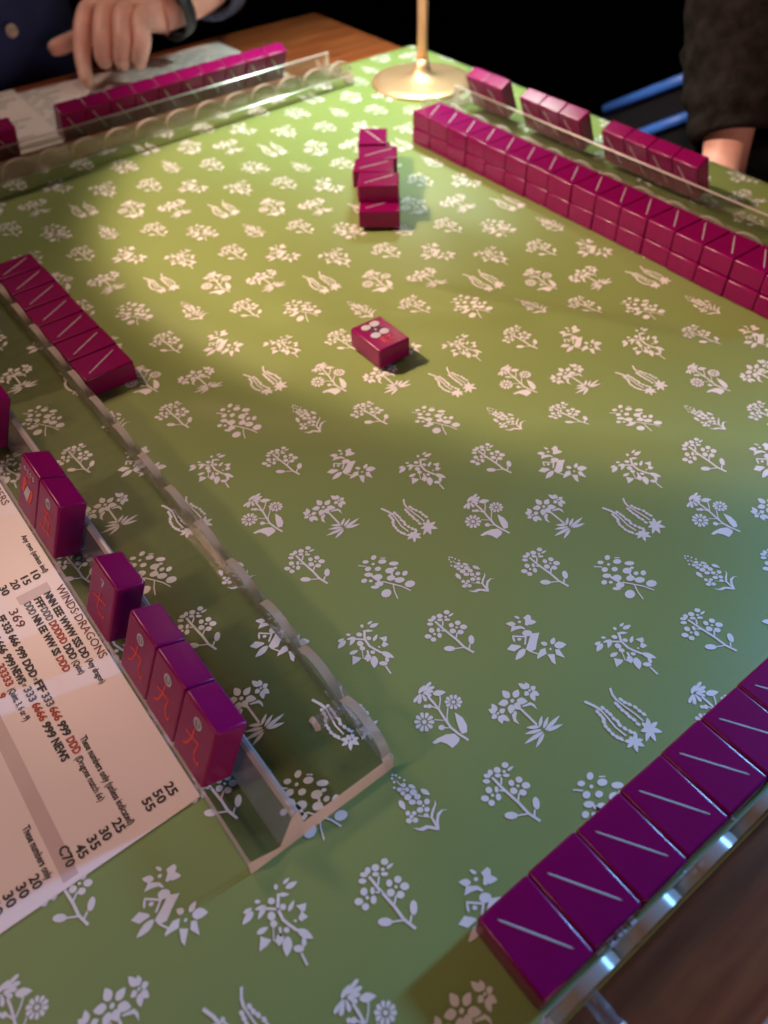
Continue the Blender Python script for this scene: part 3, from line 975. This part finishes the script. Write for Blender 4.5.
CZ = 0.0012
card = tag(empty('score_card', (0, 0, 0)), 'printed hand card lying flat against the left rack', 'card')
bm = bmesh.new()
box(bm, -0.170, 0.01845, 0.1455, 0.420, 0.0003, CZ, bevel=0.0003, seg=1)
link('card_sheet', bm, card, [M_CARD])
bm = bmesh.new()
for a, b, c, d in ((-0.0345, -0.0290, 0.1475, 0.345), (-0.0900, -0.0845, 0.1475, 0.40)):
    box(bm, a, b, c, d, CZ - 0.0001, CZ + 0.00008)
bo = link('coloured_band', bm, card, [M_BAND])
tag(bo, kind='stuff')
bm = bmesh.new()
box(bm, -0.0025, 0.0122, 0.2745, 0.2800, CZ - 0.0001, CZ + 0.00008)
link('corner_block', bm, card, [M_BAND])
K, RD, BL, MR = M_INK, M_INKR, M_INKB, M_INKM
J = [('WINDS·DRAGONS', 15.6, 274.2, 225.0, 3.4, MR, 0.1), ('NNN EEE WWW SSS DD', 9.8, 274.0, 229.4, 2.9, K, 1.2), ('(Any dragon)', 10.2, 228.3, 213.6, 2.4, K, .5),
     ('FFF', 5.0, 273.9, 266.9, 2.9, K, 1.2), ('DDD', 5.2, 266.3, 258.0, 2.9, BL, .8), ('DDDDD', 5.3, 256.9, 242.4, 2.9, RD, 1), ('DDD', 5.4, 241.2, 232.2, 2.9, K, 1.2), ('(Quint)', 5.2, 231.2, 223.3, 2.4, K, .5),
     ('DDD', 0.4, 274.1, 265.9, 2.9, BL, .8), ('NN EE WW SS', 0.6, 264.7, 238.6, 2.9, K, 1.2), ('DDD', 0.6, 237.3, 228.2, 2.9, RD, 1), ('369', -6.2, 274.2, 262.6, 3.6, MR, .1),
     ('FF', -11.7, 274.2, 270.3, 2.9, K, 1.2), ('333 666 999 DDD', -11.4, 269.3, 234.3, 2.9, K, 1.2), ('or', -11.3, 233.7, 232.1, 2, K, .3), ('FF', -11.2, 231.6, 225.0, 2.9, K, 1.2), ('333', -11.1, 223.9, 216.9, 2.9, BL, .8), ('666', -11.0, 215.9, 208.7, 2.9, RD, 1), ('999', -11.0, 207.6, 200.1, 2.9, K, 1.2),
     ('DDD', -10.9, 198.8, 190.4, 2.9, RD, 1), ('(Dragons match 6s)', -11.4, 189.0, 166.9, 2.4, K, .5),
     ('FF', -17.3, 268.5, 262.5, 2.9, K, 1.2), ('666', -17.1, 261.4, 253.9, 2.9, K, 1.2), ('999', -16.8, 252.5, 245.3, 2.9, K, 1.2), ('NEWS', -16.4, 244.5, 234.4, 2.9, K, 1.2), ('or', -16.0, 233.8, 232.2, 2, K, .3), ('333', -15.9, 231.2, 223.5, 2.9, BL, .8), ('6666', -15.9, 222.2, 212.4, 2.9, RD, 1), ('999', -16.0, 211.0, 202.9, 2.9, K, 1.2), ('NEWS', -15.8, 201.6, 190.3, 2.9, K, 1.2),
     ('33333', -20.9, 249.3, 236.6, 2.9, RD, 1), ('(Quint, 3, 6 or 9)', -21.2, 235.0, 216.7, 2.4, K, .5), ('9', -25.5, 235.2, 232.7, 2.9, RD, 1),
     ('25', 10.8, 157.6, 152.0, 3.1, K, .8), ('50', 6.1, 157.6, 151.9, 3.1, K, .8), ('55', 1.5, 157.4, 151.8, 3.1, K, .8), ('25', -10.7, 157.0, 151.4, 3.1, K, .8), ('30', -15.7, 157.0, 151.7, 3.1, K, .8), ('35', -20.4, 156.9, 151.3, 3.1, K, .8), ('45', -25.1, 156.8, 151.2, 3.1, K, .8), ('C70', -30.0, 159.9, 151.3, 3.1, K, .8),
     ('20', -42.0, 156.6, 151.3, 3.1, K, .8), ('30', -46.7, 156.6, 151.2, 3.1, K, .8), ('30', -51.3, 156.6, 151.1, 3.1, K, .8), ('30', -56, 156.6, 151.1, 3.1, K, .8),
     ('These numbers only (unless indicated)', -6.6, 195.9, 151.8, 2.5, K, .6), ('These numbers only', -37.7, 175.2, 152.0, 2.5, K, .6),
     ('10', 9.6, 290.0, 284.2, 3.1, K, .8), ('15', 4.8, 289.7, 284.0, 3.1, K, .8), ('20', -0.1, 290.4, 284.4, 3.1, K, .8), ('30', -5.2, 290.4, 284.2, 3.1, K, .8),
     ('Any two (unless ind)', 14.2, 315.1, 285.8, 2.3, K, .6), ('NUMBERS', 15.2, 372.0, 341.2, 3.4, MR, .1)]
me, mats = text_mesh([(s, x, a, b, h, m, bo_) for s, x, a, b, h, m, bo_ in J], CZ + 0.0002)
tag(link('lettering', me, card, mats), 'small black, red and slate lettering', kind='stuff')

# ------------------------------------------------------------------ folded card under the pointing hand
fc = tag(empty('folded_card', (0.30, 0.84, -0.0056)), 'fanned printed card under the pointing hand at the far rack', 'card')
for x0, x1, y0, y1, z, rz in ((-0.14, 0.166, -0.072, 0.070, 0.0003, 0.03), (-0.21, -0.02, -0.070, 0.066, 0.0016, -0.02), (-0.30, -0.075, -0.072, 0.074, 0.0029, -0.055)):
    bm = bmesh.new()
    box(bm, x0, x1, y0, y1, z, z + 0.0009)
    s_ = link('card_sheet', bm, fc, [M_CARD])
    s_.rotation_euler = (0, 0, rz)
bm = bmesh.new()
rl = random.Random(3)
for x0, x1, z, rz in ((-0.13, 0.155, 0.0003, 0.03), (-0.20, -0.03, 0.0016, -0.02), (-0.29, -0.085, 0.0029, -0.055)):
    c_, s_ = math.cos(rz), math.sin(rz)
    for r_ in range(16):
        y = -0.064 + r_ * 0.0083
        x = x0
        while x < x1 - 0.02:
            w_ = rl.uniform(0.008, 0.03)
            q = [(x, y), (x + w_, y), (x + w_, y + 0.0018), (x, y + 0.0018)]
            bm.faces.new([bm.verts.new((a * c_ - b * s_, a * s_ + b * c_, z + 0.00105)) for a, b in q])
            x += w_ + rl.uniform(0.003, 0.012)
tag(link('lettering', bm, fc, [M_INKB]), 'rows of tiny grey print', kind='stuff')


# ------------------------------------------------------------------ people
def skin_body(name, chains, parent, mat, sub=2):
    """chains: lists of (x,y,z,radius); later chains begin at an existing joint given as index into a shared list"""
    vs, es, rad = [], [], []
    idx = {}
    for ch in chains:
        prev = None
        for p in ch:
            if isinstance(p, str):
                prev = idx[p]
                continue
            vs.append(p[:3])
            rad.append(p[3] if len(p) < 6 else p[3:5])
            i = len(vs) - 1
            if len(p) in (5, 6) and isinstance(p[-1], str):
                idx[p[-1]] = i
            if prev is not None:
                es.append((prev, i))
            prev = i
    me = bpy.data.meshes.new(name)
    me.from_pydata(vs, es, [])
    o = bpy.data.objects.new(name, me)
    COL.objects.link(o)
    md = o.modifiers.new('skin', 'SKIN')
    md.branch_smoothing = 0.5
    md.use_smooth_shade = True
    for i, r in enumerate(rad):
        sv = me.skin_vertices[0].data[i]
        sv.radius = (r, r) if not isinstance(r, (tuple, list)) else r
        sv.use_root = i == 0
    o.modifiers.new('sub', 'SUBSURF').levels = sub
    o.modifiers['sub'].render_levels = sub
    dg = bpy.context.evaluated_depsgraph_get()
    dg.update()
    me2 = bpy.data.meshes.new_from_object(o.evaluated_get(dg))
    bpy.data.objects.remove(o)
    me2.name = name
    me2.materials.clear()
    for p in me2.polygons:
        p.use_smooth = True
    return link(name, me2, parent, [mat])


def mm(*v):
    return tuple(a * MM if not isinstance(a, str) else a for a in v)


# far player: left hand pointing at the card
pl = tag(empty('person', (0.20, 1.07, -0.76)), 'person in navy shirt and wristwatch pointing at a card', 'person')
O1 = Vector((0.20, 1.07, -0.76))


def rel(o, chain):
    return [p if isinstance(p, str) else (p[0] - o.x, p[1] - o.y, p[2] - o.z, *p[3:]) for p in chain]


hand1 = [
    [mm(540, 965, 95, 40), mm(490, 925, 70, 36), mm(440, 892, 52, 30, 'fa'), mm(414, 878, 47, 26.5, 'wr'), mm(386, 877, 46, 27, 'palm'), mm(372, 881, 47, 24, 'pm')],
    ['pm', mm(348, 898, 50, 14.5), mm(324, 913, 53, 12), mm(307, 893, 41, 9.8), mm(296, 882, 23, 8.6), mm(287, 862, 8, 7.4), mm(284, 855, 4.5, 5.6)],
    ['pm', mm(352, 888, 53, 14), mm(335, 894, 55.5, 12), mm(317, 869, 40, 10.2), mm(309, 862, 23, 9.2), mm(316, 876, 13, 7.5)],
    ['pm', mm(357, 877, 52, 13.5), mm(344, 875, 53.5, 11.8), mm(331, 853, 38, 10), mm(322, 849, 21, 9), mm(330, 864, 12, 7.3)],
    ['pm', mm(364, 864, 48, 13), mm(354, 857, 49, 11), mm(344, 837, 35, 9.2), mm(335, 837, 21, 8.2), mm(343, 852, 13, 6.8)],
    ['wr', mm(384, 900, 38, 16), mm(356, 914, 31, 13.5), mm(328, 921, 28, 11), mm(303, 922, 26, 9.8), mm(284, 921, 24, 8.6), mm(277, 920, 23, 6)],
]
skin_body('body', [rel(O1, c) for c in hand1], pl, M_SKIN)

def torso(name, parent, o, stations, mat, seg=36, fold=0.004, seed=1):
    """lofted garment: stations (cx, cy, z, rx, ry) with soft folds"""
    r = random.Random(seed)
    ph = [r.uniform(0, 6.28) for _ in range(6)]
    bm = bmesh.new()
    rings = []
    for (cx, cy, z, rx, ry) in stations:
        ring = []
        for i in range(seg):
            a = 2 * PI * i / seg
            k = 1 + fold / 0.1 * (0.5 * math.sin(3 * a + z * 30 + ph[0]) + 0.4 * math.sin(7 * a - z * 45 + ph[1]) + 0.25 * math.sin(11 * a + z * 60 + ph[2]))
            ring.append(bm.verts.new((cx + rx * math.cos(a) * k - o.x, cy + ry * math.sin(a) * k - o.y, z - o.z)))
        rings.append(ring)
    for a, b in zip(rings, rings[1:]):
        for i in range(seg):
            bm.faces.new((a[i], a[(i + 1) % seg], b[(i + 1) % seg], b[i]))
    bm.faces.new(list(reversed(rings[0])))
    bm.faces.new(rings[-1])
    ob = link(name, bm, parent, [mat], smooth=True)
    s = ob.modifiers.new('s', 'SUBSURF')
    s.levels = 1
    s.render_levels = 1
    return ob


shirt = torso('shirt', pl, O1, [(0.20, 1.09, -0.22, 0.150, 0.115), (0.20, 1.09, -0.12, 0.158, 0.125), (0.20, 1.085, -0.02, 0.160, 0.130), (0.20, 1.08, 0.08, 0.162, 0.125),
                                (0.20, 1.08, 0.18, 0.175, 0.120), (0.20, 1.085, 0.27, 0.185, 0.105), (0.20, 1.09, 0.33, 0.14, 0.085), (0.20, 1.09, 0.365, 0.07, 0.065)], M_NAVY, fold=0.004)
# trousers below the shirt and the stool he sits on stay hidden under the table
torso('trousers', pl, O1, [(0.20, 1.10, -0.30, 0.155, 0.13), (0.20, 1.10, -0.27, 0.16, 0.135), (0.20, 1.10, -0.20, 0.15, 0.118)], M_DARKF, fold=0.002, seed=4)


def sleeve(parent, o, pts, mat, name='sleeve', seed=2, fold=0.05, seg=28):
    P = catmull([p[:3] for p in pts], 8)
    Rr = catmull([(p[3], 0, 0) for p in pts], 8)
    r = random.Random(seed)
    ph = [r.uniform(0, 6) for _ in range(4)]
    bm = bmesh.new()
    rings = []
    u = None
    for i, p in enumerate(P):
        d = (P[min(i + 1, len(P) - 1)] - P[max(i - 1, 0)]).normalized()
        u = d.orthogonal().normalized() if u is None else (u - d * u.dot(d)).normalized()
        v = d.cross(u)
        ring = []
        for k in range(seg):
            a = 2 * PI * k / seg
            f = 1 + fold * (math.sin(i * 0.9 + 2 * a + ph[0]) * 0.6 + math.sin(i * 1.7 - 3 * a + ph[1]) * 0.4 + 0.3 * math.sin(5 * a + i * 0.5 + ph[2]))
            ring.append(bm.verts.new(p + (u * math.cos(a) + v * math.sin(a)) * Rr[i].x * f - o))
        rings.append(ring)
    for a, b in zip(rings, rings[1:]):
        for k in range(seg):
            bm.faces.new((a[k], a[(k + 1) % seg], b[(k + 1) % seg], b[k]))
    # turned-in cuff and closed shoulder
    c = P[0] - o
    inner = [bm.verts.new(c + (v.co - c) * 0.82) for v in rings[0]]
    deep = [bm.verts.new(c + (v.co - c) * 0.8 + (P[2] - P[0])) for v in rings[0]]
    for k in range(seg):
        k2 = (k + 1) % seg
        bm.faces.new((inner[k], inner[k2], rings[0][k2], rings[0][k]))
        bm.faces.new((deep[k], deep[k2], inner[k2], inner[k]))
    bm.faces.new(rings[-1])
    bmesh.ops.recalc_face_normals(bm, faces=bm.faces)
    return link(name, bm, parent, [mat], smooth=True)


sleeve(pl, O1, [mm(447, 893, 54, 36), mm(480, 918, 66, 42), mm(540, 965, 98, 47), mm(500, 1020, 170, 52), mm(380, 1075, 270, 56)], M_DENIM, seed=5)
bm = bmesh.new()
lathe(bm, [(0.0056, 0), (0.0064, 0.0008), (0.0060, 0.0022), (0.0046, 0.0018), (0.003, 0.0016)], 20)
bt = link('button', bm, shirt, [M_BUTTON], smooth=True)
tag(bt, 'pale round shirt button')
bt.location = (0.254 - O1.x, 0.9475 - O1.y, 0.0400 - O1.z)
bt.rotation_euler = (math.radians(88), 0, math.radians(8))
# wristwatch
wd = (Vector((0.440, 0.890, 0.052)) - Vector((0.400, 0.8745, 0.0465))).normalized()
wc = Vector((0.3960, 0.8745, 0.0470))
up = Vector((-0.15, -0.35, 1)).normalized()
up = (up - wd * up.dot(wd)).normalized()
sd = wd.cross(up)
WM = Matrix(((sd.x, wd.x, up.x, wc.x - O1.x), (sd.y, wd.y, up.y, wc.y - O1.y), (sd.z, wd.z, up.z, wc.z - O1.z), (0, 0, 0, 1)))
bm = bmesh.new()
seg = 32
rr = []
for (r_, y_) in ((0.0268, -0.0085), (0.0285, -0.0075), (0.0285, 0.0075), (0.0268, 0.0085), (0.0258, 0.0), ):
    rr.append([bm.verts.new((r_ * math.cos(2 * PI * i / seg), y_, r_ * math.sin(2 * PI * i / seg))) for i in range(seg)])
for a, b in zip(rr, rr[1:] + rr[:1]):
    for i in range(seg):
        bm.faces.new((a[i], a[(i + 1) % seg], b[(i + 1) % seg], b[i]))
bmesh.ops.recalc_face_normals(bm, faces=bm.faces)
watch = link('wristwatch', bm, pl, [M_STRAP], smooth=True)
watch.matrix_local = WM @ Matrix.Scale(0.96, 4)
bm = bmesh.new()
lathe(bm, [(0.0150, 0.0265), (0.0165, 0.0280), (0.0165, 0.0330), (0.0150, 0.0345), (0.0136, 0.0340)], 32)
link('watch_case', bm, watch, [M_STEEL], smooth=False)
bm = bmesh.new()
lathe(bm, [(0.0135, 0.0338), (0.0135, 0.0344)], 32)
link('watch_dial', bm, watch, [M_DIAL])

# right-hand player: fuzzy brown sleeve and a resting hand at the table edge
O2 = Vector((0.86, 0.24, -0.76))
pr = tag(empty('person', O2), 'person in dark fuzzy wool whose wrist shows past the table edge', 'person')
hand2 = [
    [mm(770, 455, 170, 44), mm(735, 450, 80, 38), mm(702, 410, 12, 29), mm(686, 391, -17, 23), mm(672, 380, -31, 23, 'pm')],
    ['pm', mm(655, 362, -42, 11.5), mm(640, 348, -52, 10), mm(636, 340, -66, 9), mm(642, 340, -74, 7.5)],
    ['pm', mm(661, 368, -48, 11.5), mm(645, 354, -60, 10), mm(643, 347, -75, 8.8), mm(650, 347, -82, 7.4)],
    ['pm', mm(668, 374, -53, 11), mm(654, 362, -67, 10), mm(653, 356, -81, 8.6), mm(660, 356, -87, 7.2)],
    ['pm', mm(676, 378, -56, 10.5), mm(666, 368, -70, 9), mm(666, 363, -82, 7.8), mm(672, 363, -87, 6.8)],
    ['pm', mm(656, 383, -38, 12), mm(640, 376, -46, 9.8), mm(632, 368, -54, 8.6), mm(630, 361, -60, 7.5)],
]
skin_body('body', [rel(O2, c) for c in hand2], pr, M_SKIN)
sleeve(pr, O2, [mm(695, 389, -14, 39), mm(708, 404, 10, 46), mm(726, 425, 42, 50), mm(746, 444, 84, 53), mm(782, 446, 170, 58), mm(838, 398, 275, 64)], M_FUZZ, seed=9, fold=0.06)
torso('jumper', pr, O2, [(0.87, 0.22, -0.24, 0.125, 0.16), (0.87, 0.22, -0.10, 0.13, 0.165), (0.87, 0.22, 0.05, 0.13, 0.165), (0.87, 0.22, 0.2, 0.13, 0.175), (0.87, 0.22, 0.34, 0.11, 0.18), (0.87, 0.22, 0.40, 0.09, 0.12), (0.87, 0.22, 0.44, 0.06, 0.07)], M_FUZZ, seed=11, fold=0.006)
torso('trousers', pr, O2, [(0.87, 0.22, -0.31, 0.13, 0.16), (0.87, 0.22, -0.28, 0.135, 0.165), (0.87, 0.22, -0.22, 0.125, 0.16)], M_DARKF, fold=0.002, seed=14)

# ------------------------------------------------------------------ dark armchair behind the right-hand player, blue edge light put into coloured tubes
O3 = Vector((1.05, 0.72, -0.76))
ch = tag(empty('armchair', O3), 'dark armchair with two blue-lit edge streaks beside the fuzzy sleeve', 'armchair')
bm = bmesh.new()
box(bm, -0.10, 0.42, -0.13, 0.10, 0.14, 0.44, bevel=0.03, seg=3)
link('seat', bm, ch, [M_DARKF], smooth=True)
bm = bmesh.new()
box(bm, 0.30, 0.46, -0.14, 0.14, 0.30, 1.05, bevel=0.04, seg=3)
link('backrest', bm, ch, [M_DARKF], smooth=True)
for p0, p1 in (((-0.104, 0.014, 0.615), (-0.104, -0.135, 0.705)), ((-0.104, 0.014, 0.560), (-0.104, -0.135, 0.655))):
    bm = bmesh.new()
    tube(bm, [p0, p1], 0.0065, 14)
    link('edge_streak', bm, ch, [M_BLUE], smooth=True)
bm = bmesh.new()
prism(bm, [(0.10, 0.38), (0.10, 0.555), (0.02, 0.60), (-0.135, 0.695), (-0.135, 0.38)], 'x', -0.100, 0.0)
bmesh.ops.recalc_face_normals(bm, faces=bm.faces)
link('armrest', bm, ch, [M_DARKF])
for sx in (-0.06, 0.40):
    for sy in (-0.09, 0.06):
        bm = bmesh.new()
        lathe(bm, [(0.014, 0.0), (0.022, 0.15)], 14, center=(sx, sy, 0))
        link('leg', bm, ch, [M_WOOD])
